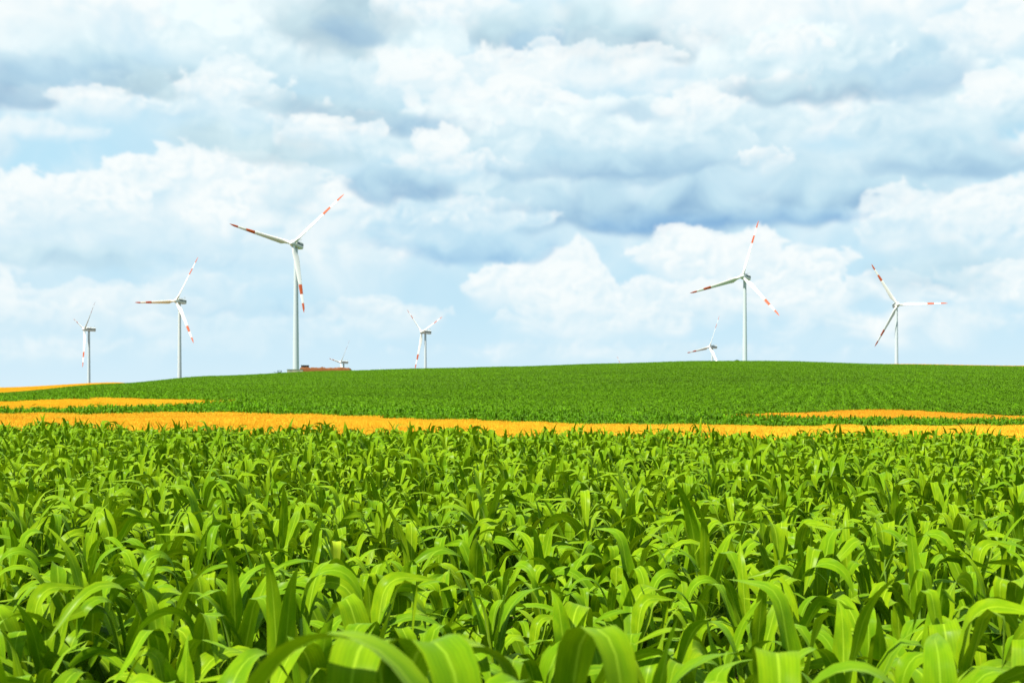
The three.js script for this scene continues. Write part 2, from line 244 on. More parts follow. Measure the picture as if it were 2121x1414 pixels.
// ------------------------------------------------------------------ naming
const used = {};
function numbered(n) { const k = used[n] = (used[n] ?? -1) + 1; return k ? `${n}_${String(k).padStart(3, '0')}` : n; }
function tag(o, label, category, group, kind) { o.userData = { label, category }; if (group) o.userData.group = group; if (kind) o.userData.kind = kind; return o; }
function top(o, name) { o.name = numbered(name); scene.add(o); o.traverse((m) => { if (m.isMesh) { m.castShadow = true; m.receiveShadow = true; } }); return o; }
function part(parent, name, geo, mat) { const m = new THREE.Mesh(geo, mat); m.name = name; m.castShadow = m.receiveShadow = true; parent.add(m); return m; }
const lin = (r, g, b) => new THREE.Color().setRGB(r, g, b);
const std = (r, g, b, roughness = 0.8, o = {}) => new THREE.MeshStandardMaterial({ color: lin(r, g, b), roughness, ...o });

// ------------------------------------------------------------------ the lie of the land
// knots of ground height in metres: rows = sight lines (pixel column), columns = distance ahead
const COLX = [-700, 0, 240, 440, 700, 900, 1060, 1270, 1450, 1600, 1860, 2121, 2800];
const ZK = [0, 8, 28, 58, 72, 100, 300, 500, 620, 655, 830, 1000, 1250, 1450, 1700, 2400, 3000, 4200];
const HK = (() => {
  const h28 = [0.32, 0.31, 0.29, 0.25, 0.21, 0.175, 0.145, 0.115, 0.1, 0.09, 0.08, 0.06, 0.03];
  const h58 = [0.3, 0.46, 0.52, 0.58, 0.40, 0.223, 0.08, -0.05, -0.1, -0.15, -0.11, -0.067, 0];
  const h72 = [0.4, 0.54, 0.68, 0.84, 0.66, 0.53, 0.42, 0.33, 0.27, 0.2, 0.0, -0.15, -0.3];
  const h100 = [1.0, 1.23, 1.55, 1.36, 0.93, 0.72, 0.6, 0.5, 0.46, 0.46, 0.5, 0.11, -0.1];
  const h620 = [4, 7.33, 12.24, 16.1, 18.8, 20.1, 21.0, 22.6, 23.9, 23.9, 22.8, 21.8, 19];
  return COLX.map((x, i) => {
    const at = (z) => { const t = (z - 100) / 520; return h100[i] + (h620[i] - h100[i]) * (t + 0.16 * t * (1 - t)); };
    const left = sstep(400, 260, x), right = sstep(1600, 1860, x), c = h620[i];
    return [0, 0, h28[i], h58[i], h72[i], h100[i], at(300), at(500), c,
      mix(c - 0.1, c + 1.5, right) + left * 0.8, mix(c - 4.5, c + 4.4, left), mix(c - 10, [13, 16.4, 20.6][Math.min(i, 2)], left), mix(5, 5, left), 0, -9, -8, -14, -30];
  });
})();
function pchip(X, Y) {
  const n = X.length, D = [], M = new Array(n).fill(0);
  for (let i = 0; i < n - 1; i++) D.push((Y[i + 1] - Y[i]) / (X[i + 1] - X[i]));
  for (let i = 1; i < n - 1; i++) if (D[i - 1] * D[i] > 0) { const a = X[i] - X[i - 1], b = X[i + 1] - X[i]; M[i] = (3 * (a + b)) / ((2 * b + a) / D[i - 1] + (b + 2 * a) / D[i]); }
  M[n - 1] = D[n - 2];
  return (x) => { if (x <= X[0]) return Y[0]; if (x >= X[n - 1]) return Y[n - 1]; let i = 0; while (x > X[i + 1]) i++; const h = X[i + 1] - X[i], t = (x - X[i]) / h, t2 = t * t, t3 = t2 * t; return (2 * t3 - 3 * t2 + 1) * Y[i] + (t3 - 2 * t2 + t) * h * M[i] + (3 * t2 - 2 * t3) * Y[i + 1] + (t3 - t2) * h * M[i + 1]; };
}
const PROFILE = HK.map((row) => pchip(ZK, row));
const colOf = (X, Z) => CX + F * X / Math.max(Z, 26);
function ground(X, Z) {                                        // Z = metres ahead of the camera
  if (Z <= 0) return 0;
  const x = clamp(colOf(X, Z), COLX[0], COLX[COLX.length - 1] - 0.001);
  let i = 0; while (x > COLX[i + 1]) i++;
  const t = (x - COLX[i]) / (COLX[i + 1] - COLX[i]), s = t * t * (3 - 2 * t);
  return mix(PROFILE[i](Z), PROFILE[i + 1](Z), mix(t, s, 0.7));
}
// which crop grows where
function crop(X, Z) {
  const x = colOf(X, Z), e = 0.5 * noise(X * 0.35, Z * 0.35) + 1.2 * noise(X * 0.05 + 9, Z * 0.02);
  if (Z < 27.5 + 0.35 * noise(X * 0.8, 3)) return 'near';
  if (Z < 29) return '';
  if (Z < 58 + e) return 'wheat_near';
  if (Z < 72 + 0.6 * e) return 'strip';
  const nl = 72.5 + 27 * sstep(410, 495, x), fr = 79 + 21 * sstep(1500, 1780, x) - 4 * sstep(1930, 2010, x);
  if (Z < 100 + 0.7 * e) {
    if (x < 495 && Z > nl + 0.6 * e) return 'wheat_left';
    if (x > 1490 && Z < fr + 0.5 * e) return 'wheat_right';
    if (Z > 95.5 + e && (Math.abs(x - 560) < 75 + 20 * e || Math.abs(x - 970) < 65)) return '';
    return 'hill';
  }
  if (Z < 620 + 1.5 * e) return 'hill';
  if (x < 300 && Z < 1010) return 'wheat_far_left';
  if (x > 1760 && Z < 662) return 'wheat_far_right';
  return Z < 900 ? 'field' : '';
}
{ // one sheet to the horizon
  const xs = [], zs = [];
  for (let v = 0, s = 1.5; v < 3600; v += s, s = v < 60 ? 1.5 : s * 1.07) { xs.push(v); if (v) xs.unshift(-v); }
  for (let v = -1500; v < -20; v *= 0.7) zs.push(v);
  for (let v = -20, s = 2; v < 4300; v += s, s = v < 25 ? 2 : v < 110 ? 1.5 : v < 700 ? 6 : s * 1.05) zs.push(v);
  const nx = xs.length, nz = zs.length, P = new Float32Array(nx * nz * 3), C = new Float32Array(nx * nz * 3), U = new Float32Array(nx * nz * 2), I = [];
  const tint = { near: [0.10, 0.055, 0.03], strip: [0.09, 0.06, 0.03], hill: [0.07, 0.075, 0.02], field: [0.07, 0.15, 0.01], wheat: [0.5, 0.29, 0.03], '': [0.12, 0.09, 0.04] };
  for (let j = 0; j < nz; j++) for (let i = 0; i < nx; i++) {
    const k = j * nx + i, c = zs[j] < 0 ? 'near' : crop(xs[i], zs[j]), t = tint[c] ?? tint.wheat, v = 1 + 0.25 * fbm(xs[i] * 0.13, zs[j] * 0.13, 3);
    P.set([xs[i], ground(xs[i], zs[j]), -zs[j]], 3 * k); C.set(t.map((q) => q * v), 3 * k); U.set([xs[i] / 2, zs[j] / 2], 2 * k);
    if (i < nx - 1 && j < nz - 1) I.push(k, k + 1, k + nx, k + 1, k + nx + 1, k + nx);
  }
  const geo = new THREE.BufferGeometry();
  geo.setAttribute('position', new THREE.BufferAttribute(P, 3)); geo.setAttribute('color', new THREE.BufferAttribute(C, 3)); geo.setAttribute('uv', new THREE.BufferAttribute(U, 2));
  geo.setIndex(I); geo.computeVertexNormals();
  const n = 256, b = new Uint8Array(n * n * 4);
  for (let y = 0; y < n; y++) for (let x = 0; x < n; x++) { const u = x / n, v = y / n, q = 0.72 + 0.5 * fbm(12 * u, 12 * v, 5) * (1 - Math.pow(Math.max(Math.abs(u - 0.5), Math.abs(v - 0.5)) * 2, 8)); b.set([clamp(q) * 255, clamp(q) * 252, clamp(q) * 246, 255], (y * n + x) * 4); }
  const tex = new THREE.DataTexture(b, n, n); tex.wrapS = tex.wrapT = THREE.RepeatWrapping; tex.magFilter = THREE.LinearFilter; tex.needsUpdate = true;
  const m = new THREE.Mesh(geo, new THREE.MeshStandardMaterial({ vertexColors: true, map: tex, bumpMap: tex, bumpScale: 0.04, roughness: 0.95 }));
  tag(m, 'rolling farmland soil beneath the crops, rising to a long low hill', 'ground', null, 'structure'); top(m, 'ground');
}

// ------------------------------------------------------------------ maize
function leafTexture(seed, yellow = 0) {
  const w = 64, h = 512, b = new Uint8Array(w * h * 4);
  for (let y = 0; y < h; y++) for (let x = 0; x < w; x++) {
    const u = x / (w - 1) * 2 - 1, v = y / (h - 1), au = Math.abs(u);
    const rib = Math.exp(-Math.pow(au / (0.085 * (1 - 0.6 * v)), 2)), groove = 0.5 * Math.exp(-Math.pow((au - 0.17) / 0.07, 2));
    const vein = 0.5 + 0.5 * Math.cos(u * 34 + 0.6 * noise(v * 3, seed)), m = fbm(u * 1.6 + seed, v * 7, 4), fine = fbm(u * 9 + seed, v * 26, 3);
    let q = 1 + 0.16 * (vein - 0.5) + 0.30 * m + 0.08 * fine - 0.16 * groove;
    let r = 0.136 * q * (1 + 0.25 * m), g = 0.25 * q, bl = 0.0012 * q;
    const tip = sstep(0.86, 1, v + 0.1 * m), e = sstep(0.9, 1, au) * 0.35;
    r = mix(r, 0.29, 0.9 * rib * (1 - 0.4 * v)); g = mix(g, 0.44, 0.9 * rib * (1 - 0.4 * v)); bl = mix(bl, 0.02, 0.9 * rib * (1 - 0.4 * v));
    r = mix(r, 0.22, Math.max(0.3 * tip, e * 0.6, yellow)); g = mix(g, 0.27, Math.max(0.3 * tip, e * 0.5, yellow * 0.6)); bl = mix(bl, 0.02, Math.max(0.3 * tip, yellow));
    b.set([enc(r) * 255, enc(g) * 255, enc(bl) * 255, 255], (y * w + x) * 4);
  }
  const t = new THREE.DataTexture(b, w, h); t.colorSpace = THREE.SRGBColorSpace; t.magFilter = THREE.LinearFilter; t.wrapS = t.wrapT = THREE.ClampToEdgeWrapping; t.needsUpdate = true;
  return t;
}
const LEAFMAP = [leafTexture(1.3), leafTexture(5.9)];
const leafMat = (map, r, g, b) => new THREE.MeshPhysicalMaterial({ map, color: lin(r, g, b), side: THREE.DoubleSide, roughness: 0.92, transmission: 0.23, thickness: 0, specularIntensity: 0.12, clearcoat: 0.07, clearcoatRoughness: 0.3, ior: 1.4 });
const LEAVES = [leafMat(LEAFMAP[0], 1, 1, 1), leafMat(LEAFMAP[1], 0.86, 0.93, 0.9), leafMat(LEAFMAP[0], 1.12, 1.06, 1), leafMat(LEAFMAP[1], 0.74, 0.84, 0.9), leafMat(LEAFMAP[0], 1.2, 1.1, 1.2), leafMat(LEAFMAP[1], 0.95, 1.0, 0.8)];
const YELLOWLEAF = leafMat(leafTexture(2.2, 0.9), 1.5, 1.6, 1);
const STALK = std(0.13, 0.24, 0.02, 0.6), CROPLEAF = leafMat(LEAFMAP[0], 1, 1, 1);

// a blade of maize: rises from the stalk, arches over and hangs; folded along its midrib, wavy at its margins
function leafGeo({ L, W, a0, a1, bend = 0.5, bw = 0.3, twist = 0, drift = 0, ruffle = 0.1, ph = 0, base = [0, 0, 0], dir = 0, segs = 16, across = 4, fold = 0.5 }) {
  const P = [], U = [], I = [], p = new THREE.Vector3(0.008, 0, 0), T = new THREE.Vector3(), S = new THREE.Vector3(), N = new THREE.Vector3(), q = new THREE.Vector3();
  const n = across + 1, cd = Math.cos(dir), sd = Math.sin(dir);
  for (let k = 0; k <= segs; k++) {
    const t = k / segs, pitch = mix(a0, a1, sstep(bend - bw, bend + bw, t)) - 0.15 * t, yaw = drift * t * t;
    T.set(Math.cos(pitch) * Math.cos(yaw), Math.sin(pitch), Math.cos(pitch) * Math.sin(yaw));
    S.set(-Math.sin(yaw), 0, Math.cos(yaw)); N.crossVectors(S, T).normalize();
    if (N.y < 0 && Math.abs(pitch) < 1.5) N.negate();
    const tw = twist * sstep(0.1, 1, t), c = Math.cos(tw), s = Math.sin(tw);
    const Sx = S.clone().multiplyScalar(c).addScaledVector(N, s), Nx = N.clone().multiplyScalar(c).addScaledVector(S, -s);
    const w = 0.5 * W * mix(0.42, 1, sstep(0, 0.34, t)) * Math.pow(Math.max(0, 1 - Math.pow(t, 2.1)), 0.95), fo = fold * mix(1, 0.28, sstep(0.05, 0.5, t));
    for (let j = 0; j < n; j++) {
      const u = j / across * 2 - 1, au = Math.abs(u);
      const wave = ruffle * W * au * au * Math.sin(t * 13 + ph + (u > 0 ? 1.9 : 0)) * sstep(0.08, 0.3, t) * (1 - t);
      q.copy(p).addScaledVector(Sx, u * w * (1 - 0.12 * fo)).addScaledVector(Nx, au * w * fo + wave);
      P.push(base[0] + q.x * cd - q.z * sd, base[1] + q.y, base[2] + q.x * sd + q.z * cd); U.push(j / across, t);
      if (k < segs && j < across) { const a = k * n + j; I.push(a, a + n, a + 1, a + 1, a + n, a + n + 1); }
    }
    p.addScaledVector(T, L / segs);
  }
  const g = new THREE.BufferGeometry();
  g.setAttribute('position', new THREE.Float32BufferAttribute(P, 3)); g.setAttribute('uv', new THREE.Float32BufferAttribute(U, 2)); g.setIndex(I); g.computeVertexNormals();
  return g;
}
function stalkGeo(h, seg = 7) {
  const pts = [], n = 6;
  for (let i = 0; i <= n; i++) { const t = i / n; pts.push(new THREE.Vector2(mix(0.014, 0.006, t) * (1 + 0.14 * (i % 2)), t * h)); }
  return new THREE.LatheGeometry(pts, seg);
}
// the leaves of one plant, as parameters
function plantSpec(r, { tall = 1, erect = 0 } = {}) {
  const n = 9 + Math.floor(r() * 3), d0 = r() * 6.283, leaves = [], H = mix(0.62, 0.76, r()) * tall;
  for (let i = 0; i < n; i++) {
    const t = i / (n - 1), up = i >= n - 2;
    const L = mix(0.44, 0.6, Math.sin(Math.PI * clamp(t * 0.9 + 0.08))) * mix(0.8, 1.32, r()) * (up ? mix(0.6, 0.85, r()) : 1);
    const stiff = up && r() < 0.3 + erect, kink = r() < 0.35;
    leaves.push({
      L, W: mix(0.07, 0.112, r()) * (up ? 0.78 : 1), a0: mix(0.65, 1.42, clamp(0.2 + 0.8 * t + 0.6 * (r() - 0.5))), a1: stiff ? mix(0.5, 1.25, r()) : mix(0.15, -1.5, Math.pow(r(), 0.75)),
      bend: stiff ? 0.75 : mix(0.36, 0.62, r()), bw: kink ? mix(0.07, 0.13, r()) : mix(0.2, 0.5, r()), twist: mix(-0.9, 0.9, r()) * (r() < 0.4 ? 1.7 : 0.7), drift: mix(-0.6, 0.6, r()), ruffle: mix(0.06, 0.2, r()), ph: r() * 6.28,
      base: [0, H * mix(0.12, 1, Math.pow(t, 0.8)), 0], dir: d0 + i * Math.PI + mix(-1.2, 1.2, r()), fold: mix(0.25, 0.7, r()),
    });
  }
  return { H, leaves };
}
function makePlant(spec, leafMats) {
  const g = new THREE.Group();
  part(g, 'stalk', stalkGeo(spec.H), STALK);
  spec.leaves.forEach((l, i) => part(g, 'leaf', leafGeo(l), leafMats[i % leafMats.length]));
  return g;
}
const pr = rng(90210);
const SPECS = [...Array(14).keys()].map((i) => plantSpec(pr, { tall: mix(0.9, 1.1, pr()), erect: i % 5 === 0 ? 0.4 : 0 }));
const PROTOS = SPECS.map((s) => makePlant(s, [...LEAVES].sort(() => pr() - 0.5)));
const MERGED = SPECS.map((s) => mergeGeometries(s.leaves.map((l) => leafGeo({ ...l, segs: 11, across: 2 })).concat([stalkGeo(s.H, 4)])));
const HERO_AT = [[-0.22, 2.2], [-0.5, 1.95], [0.08, 2.25], [-0.8, 4], [0.56, 2.5], [-0.95, 6.2]];
function sowNear() {
  const r = rng(5150), near = [], rest = [], step = 0.285;
  for (let Z = -1.6; Z < 27.9; Z += step) for (let X = -(0.66 * Math.max(Z, 0) + 3.2); X < 0.66 * Math.max(Z, 0) + 3.2; X += step) {
    const x = X + (r() - 0.5) * step * 0.95, z = Z + (r() - 0.5) * step * 0.95, turn = r() * 6.283, kind = Math.floor(r() * SPECS.length), sz = r(), tone = r(), hole = r();
    if (crop(x, Math.max(z, 1)) !== 'near' || Math.hypot(x, z) < 1.0 || hole < 0.05 || HERO_AT.some(([hx, hz]) => Math.hypot(x - hx, z - hz) < 0.2)) continue;
    const s = 0.97 * mix(0.84, 1.13, sz) * (1 + 0.19 * noise(x * 0.45, z * 0.45)) * mix(1.08, 1, sstep(2.2, 4.5, Math.hypot(x, z)));
    const p = { x, z, s, turn, kind, tone };
    (z > 1.2 && Math.abs(x) < 0.46 * z + 0.12 ? near : rest).push(p);
  }
  near.sort((a, b) => a.z - b.z);
  return { near: near.slice(0, 288), rest: rest.concat(near.slice(288)) };
}
const { near: NEAR, rest: REST } = sowNear();
const HEROES = [
  [-0.23, 2.2, 1.12, 3, 'nearest corn plant with two very broad drooping leaves, left of centre at the bottom edge', [
    { L: 0.86, W: 0.096, a0: 1.32, a1: -1.35, bend: 0.36, bw: 0.2, dir: 1.75, drift: -0.25, y: 0.86 }, { L: 0.9, W: 0.1, a0: 1.3, a1: -1.38, bend: 0.36, bw: 0.18, dir: 1.0, drift: 0.3, y: 0.84 }, { L: 0.6, W: 0.1, a0: 1.3, a1: -1.2, bend: 0.4, bw: 0.25, dir: -0.4, y: 0.88 }]],
  [-0.5, 1.95, 1.12, 7, 'nearest corn plant with one huge blurred leaf sweeping right into the bottom edge', [
    { L: 0.85, W: 0.11, a0: 1.1, a1: -0.95, bend: 0.36, bw: 0.24, dir: 0.35, drift: 0.25, twist: 0.35, y: 0.93 }, { L: 0.6, W: 0.09, a0: 1.35, a1: -1.3, bend: 0.4, bw: 0.2, dir: 3.3, y: 0.75 }]],
  [0.09, 2.25, 1.045, 5, 'near corn plant whose broad leaf folds over sharply, right of centre at the bottom', [
    { L: 0.82, W: 0.095, a0: 1.36, a1: -1.3, bend: 0.4, bw: 0.13, dir: 1.05, drift: -0.2, y: 0.9 }, { L: 0.72, W: 0.09, a0: 1.3, a1: -1.45, bend: 0.38, bw: 0.13, dir: 2.4, y: 0.86 }]],
  [-0.80, 4.0, 1.0, 9, 'corn plant with two tall upright flat leaves, left of centre in the foreground', [
    { L: 0.62, W: 0.095, a0: 1.52, a1: 0.9, bend: 0.85, bw: 0.2, dir: 1.9, fold: 0.2, y: 0.6 }, { L: 0.6, W: 0.09, a0: 1.45, a1: 0.7, bend: 0.85, bw: 0.2, dir: 1.0, fold: 0.2, y: 0.58 }]],
  [0.56, 2.5, 1.05, 11, 'near corn plant with a broad leaf hanging straight toward the viewer at lower right', [
    { L: 0.8, W: 0.1, a0: 1.38, a1: -1.35, bend: 0.36, bw: 0.2, dir: 1.7, drift: 0.15, y: 0.86 }, { L: 0.7, W: 0.095, a0: 1.2, a1: -1.2, bend: 0.42, bw: 0.22, dir: 0.2, y: 0.82 }, { L: 0.6, W: 0.09, a0: 1.3, a1: -1.4, bend: 0.4, bw: 0.15, dir: 3.2, y: 0.8 }]],
  [-0.95, 6.2, 1.0, 2, 'corn plant with one small curled yellow leaf among the green ones', [
    { L: 0.42, W: 0.06, a0: 1.3, a1: -1.5, bend: 0.45, bw: 0.12, dir: 1.3, y: 0.78, yellow: true }]],
];
HEROES.forEach(([x, z, s, k, label, own]) => {
  const sp = SPECS[k], o = makePlant({ H: 0.95, leaves: sp.leaves.slice(0, 6) }, LEAVES);
  own.forEach(({ y, yellow, ...l }, i) => part(o, 'leaf', leafGeo({ ruffle: 0.07, ph: i * 2.1, fold: 0.45, segs: 24, across: 6, ...l, base: [0, y, 0] }), yellow ? YELLOWLEAF : LEAVES[i % 3]));
  o.position.set(x, ground(x, z) - 0.02, -z); o.scale.setScalar(s);
  tag(o, label, 'corn plant', 'corn plants standing close together in the foreground'); top(o, 'corn_plant');
});
NEAR.forEach((p) => {
  const o = PROTOS[p.kind].clone();
  o.position.set(p.x, ground(p.x, p.z) - 0.02, -p.z); o.rotation.y = p.turn; o.scale.setScalar(p.s);
  tag(o, 'young green corn plant with arching strap leaves, one of the close-set foreground crop', 'corn plant', 'corn plants standing close together in the foreground'); top(o, 'corn_plant');
});
function instanced(name, geo, mat, list, colors) {             // list of [x, y, z, turn, scale, scaleY]
  const m = new THREE.InstancedMesh(geo, mat, list.length), M = new THREE.Matrix4(), Q = new THREE.Quaternion(), Y = new THREE.Vector3(0, 1, 0);
  list.forEach((p, i) => { M.compose(new THREE.Vector3(p[0], p[1], p[2]), Q.setFromAxisAngle(Y, p[3]), new THREE.Vector3(p[4], p[5] ?? p[4], p[4])); m.setMatrixAt(i, M); if (colors) m.setColorAt(i, colors[i]); });
  m.name = name; m.castShadow = m.receiveShadow = true; m.userData.kind = 'stuff';
  return m;
}
function leafTint(tone) { return lin(mix(0.72, 1.22, tone), mix(0.82, 1.1, tone), mix(0.8, 1.3, tone)); }
{
  const g = new THREE.Group();
  for (let k = 0; k < SPECS.length; k++) {
    const own = REST.filter((p) => p.kind === k);
    g.add(instanced('corn_stand', MERGED[k], CROPLEAF, own.map((p) => [p.x, ground(p.x, p.z) - 0.02, -p.z, p.turn, p.s]), own.map((p) => leafTint(p.tone))));
  }
  tag(g, 'dense bright green corn crop behind the nearest plants, reaching back to the golden wheat', 'corn crop', null, 'stuff'); top(g, 'corn_crop');
}
// farther crops: square patches of many plants, turned at random
function cornPatch(seed, size, perM2, segs, nl, width) {
  const r = rng(seed), out = [], n = Math.round(size * size * perM2);
  for (let i = 0; i < n; i++) {
    const x = (r() - 0.5) * size, z = (r() - 0.5) * size, s = mix(0.78, 1.16, r()), sp = plantSpec(r, {}), tone = mix(0.78, 1.22, r());
    sp.leaves.slice(-nl).forEach((l) => { const g = leafGeo({ ...l, segs, across: segs > 4 ? 2 : 1, W: l.W * width }); g.scale(s, s, s); g.translate(x, 0, z); const n = g.attributes.position.count, q = tone * mix(0.8, 1.2, r()), c = new Float32Array(n * 3); for (let k = 0; k < n; k++) c.set([q * 1.05, q, q], 3 * k); g.setAttribute('color', new THREE.BufferAttribute(c, 3)); out.push(g); });
  }
  return mergeGeometries(out);
}
function wheatPatch(seed, size, perM2, fat = 1) {
  const r = rng(seed), P = [], I = [], n = Math.round(size * size * perM2);
  const quad = (a, b, c, d) => { const k = P.length / 3; P.push(...a, ...b, ...c, ...d); I.push(k, k + 1, k + 2, k, k + 2, k + 3); };
  for (let i = 0; i < n; i++) {
    const x = (r() - 0.5) * size, z = (r() - 0.5) * size, h = mix(0.56, 0.74, r()), lean = mix(0.02, 0.16, r()), a = r() * 6.283, lx = Math.cos(a) * lean, lz = Math.sin(a) * lean, w = 0.0035 * fat, b = r() * 3.14, cx = Math.cos(b) * w, cz = Math.sin(b) * w;
    quad([x - cx, 0, z - cz], [x + cx, 0, z + cz], [x + lx + cx, h, z + lz + cz], [x + lx - cx, h, z + lz - cz]);
    const k = P.length / 3, e = mix(0.08, 0.12, r()) * (fat > 1 ? 1.3 : 1), ew = 0.0075 * fat, dx = lx * 0.7 * (e / 0.1), dz = lz * 0.7 * (e / 0.1), mx = x + lx + dx * 0.4, mz = z + lz + dz * 0.4, my = h + e * 0.4;
    P.push(x + lx, h, z + lz, mx + ew, my, mz, mx, my, mz + ew, mx - ew, my, mz, mx, my, mz - ew, x + lx + dx, h + e, z + lz + dz);
    for (let j = 1; j <= 4; j++) { const q = j % 4 + 1; I.push(k, k + q, k + j, k + 5, k + j, k + q); }
    if (r() < 0.4) { const y0 = h * mix(0.4, 0.75, r()), c = r() * 6.28, L = 0.16; quad([x, y0, z], [x + 0.008, y0, z + 0.006], [x + Math.cos(c) * L, y0 + 0.05, z + Math.sin(c) * L], [x + Math.cos(c) * L - 0.006, y0 + 0.045, z + Math.sin(c) * L]); }
  }
  const g = new THREE.BufferGeometry(); g.setAttribute('position', new THREE.Float32BufferAttribute(P, 3)); g.setIndex(I); const f = g.toNonIndexed(); f.computeVertexNormals(); return f;
}
const FARLEAF = new THREE.MeshPhysicalMaterial({ map: LEAFMAP[1], vertexColors: true, color: lin(0.63, 0.86, 0.5), side: THREE.DoubleSide, roughness: 0.95, transmission: 0.3, thickness: 0, specularIntensity: 0.15 });
const WHEATMAT = new THREE.MeshPhysicalMaterial({ color: lin(0.80, 0.48, 0.028), side: THREE.DoubleSide, roughness: 0.95, transmission: 0.25, thickness: 0, specularIntensity: 0.1 });
function sow(want, size, z0, z1, seed, fill = 1) {             // patches on a grid wherever that crop grows
  const r = rng(seed), out = [];
  for (let Z = z0; Z < z1; Z += size * 0.97) { const half = Math.min(0.72 * Z + 10, 0.55 * Z + 60); for (let X = -half; X < half; X += size * 0.97) { const a = Math.floor(r() * 4), c = r(); if (crop(X, Z) !== want || c > fill) continue; const x = colOf(X, Z), low = want === 'hill' && Z > 80 && Z < 97 && (Math.abs(x - 560) < 85 || Math.abs(x - 970) < 65) ? 0.62 : 1; out.push([X, ground(X, Z) - 0.02, -Z, a * Math.PI / 2 + (r() - 0.5) * 0.5, mix(0.96, 1.05, r()), low * mix(0.9, 1.08, r())]); } }
  return out;
}
function field(name, label, category, sets, mat, tone) {
  const g = new THREE.Group(), r = rng(name.length * 31 + label.length);
  for (const [geo, list] of sets) if (list.length) g.add(instanced(category === 'wheat' ? 'wheat_stand' : 'corn_stand', geo, mat, list, list.map((p) => { const v = 1 + 0.13 * noise(p[0] * 0.012, p[2] * 0.05) + 0.1 * noise(p[0] * 0.03 + 7, p[2] * 0.16) + 0.06 * (r() - 0.5); return lin(tone[0] * v, tone[1] * v, tone[2] * v); })));
  tag(g, label, category, null, 'stuff'); return top(g, name);
}
const split = (list, n) => [...Array(n).keys()].map((k) => list.filter((_, i) => (i * 7 + (i >> 3)) % n === k));
{
  const mid = [1, 2, 3, 4].map((s) => cornPatch(40 + s, 2, 7, 5, 7, 1.05)), far = [1, 2, 3].map((s) => cornPatch(60 + s, 4, 5.5, 3, 5, 1.35));
  const w1 = [1, 2, 3].map((s) => wheatPatch(80 + s, 1.6, 280)), w2 = [1, 2].map((s) => wheatPatch(90 + s, 3, 60, 2));
  const sets = (geos, list) => { const p = split(list, geos.length); return geos.map((g, i) => [g, p[i]]); };
  field('wheat_strip', 'broad golden ripe wheat strip just behind the foreground corn, widest on the left', 'wheat', sets(w1, sow('wheat_near', 1.6, 28.5, 62, 11)), WHEATMAT, [1, 1, 1]);
  field('corn_strip', 'narrow dark green corn strip between two golden wheat strips', 'corn crop', sets(mid, sow('strip', 2, 56, 76, 12)), FARLEAF, [0.9, 0.95, 0.9]);
  field('wheat_strip', 'thin golden wheat strip at left, tapering to a point between corn strips', 'wheat', sets(w1, sow('wheat_left', 1.6, 72, 103, 13)), WHEATMAT, [1, 1.03, 0.9]);
  field('wheat_strip', 'thin orange-gold wheat strip at right, starting as a point below the hill', 'wheat', sets(w1, sow('wheat_right', 1.6, 72, 103, 14)), WHEATMAT, [1, 0.84, 0.9]);
  const hill = sow('hill', 2, 72, 190, 15), hillFar = sow('hill', 4, 191, 624, 16);
  field('hill_corn_crop', 'wide dark green corn covering the whole hillside up to the skyline', 'corn crop', [...sets(mid, hill), ...sets(far, hillFar)], FARLEAF, [1, 1, 1]);
  field('wheat_strip', 'distant golden wheat on the skyline at far left, below the smallest left turbine', 'wheat', sets(w2, sow('wheat_far_left', 3.4, 620, 1010, 17)), WHEATMAT, [1, 1.02, 0.9]);
  field('wheat_strip', 'hair-thin line of pale golden wheat on the skyline at right', 'wheat', sets(w2, sow('wheat_far_right', 3, 621, 664, 18)), WHEATMAT, [1, 0.9, 1.1]);
}

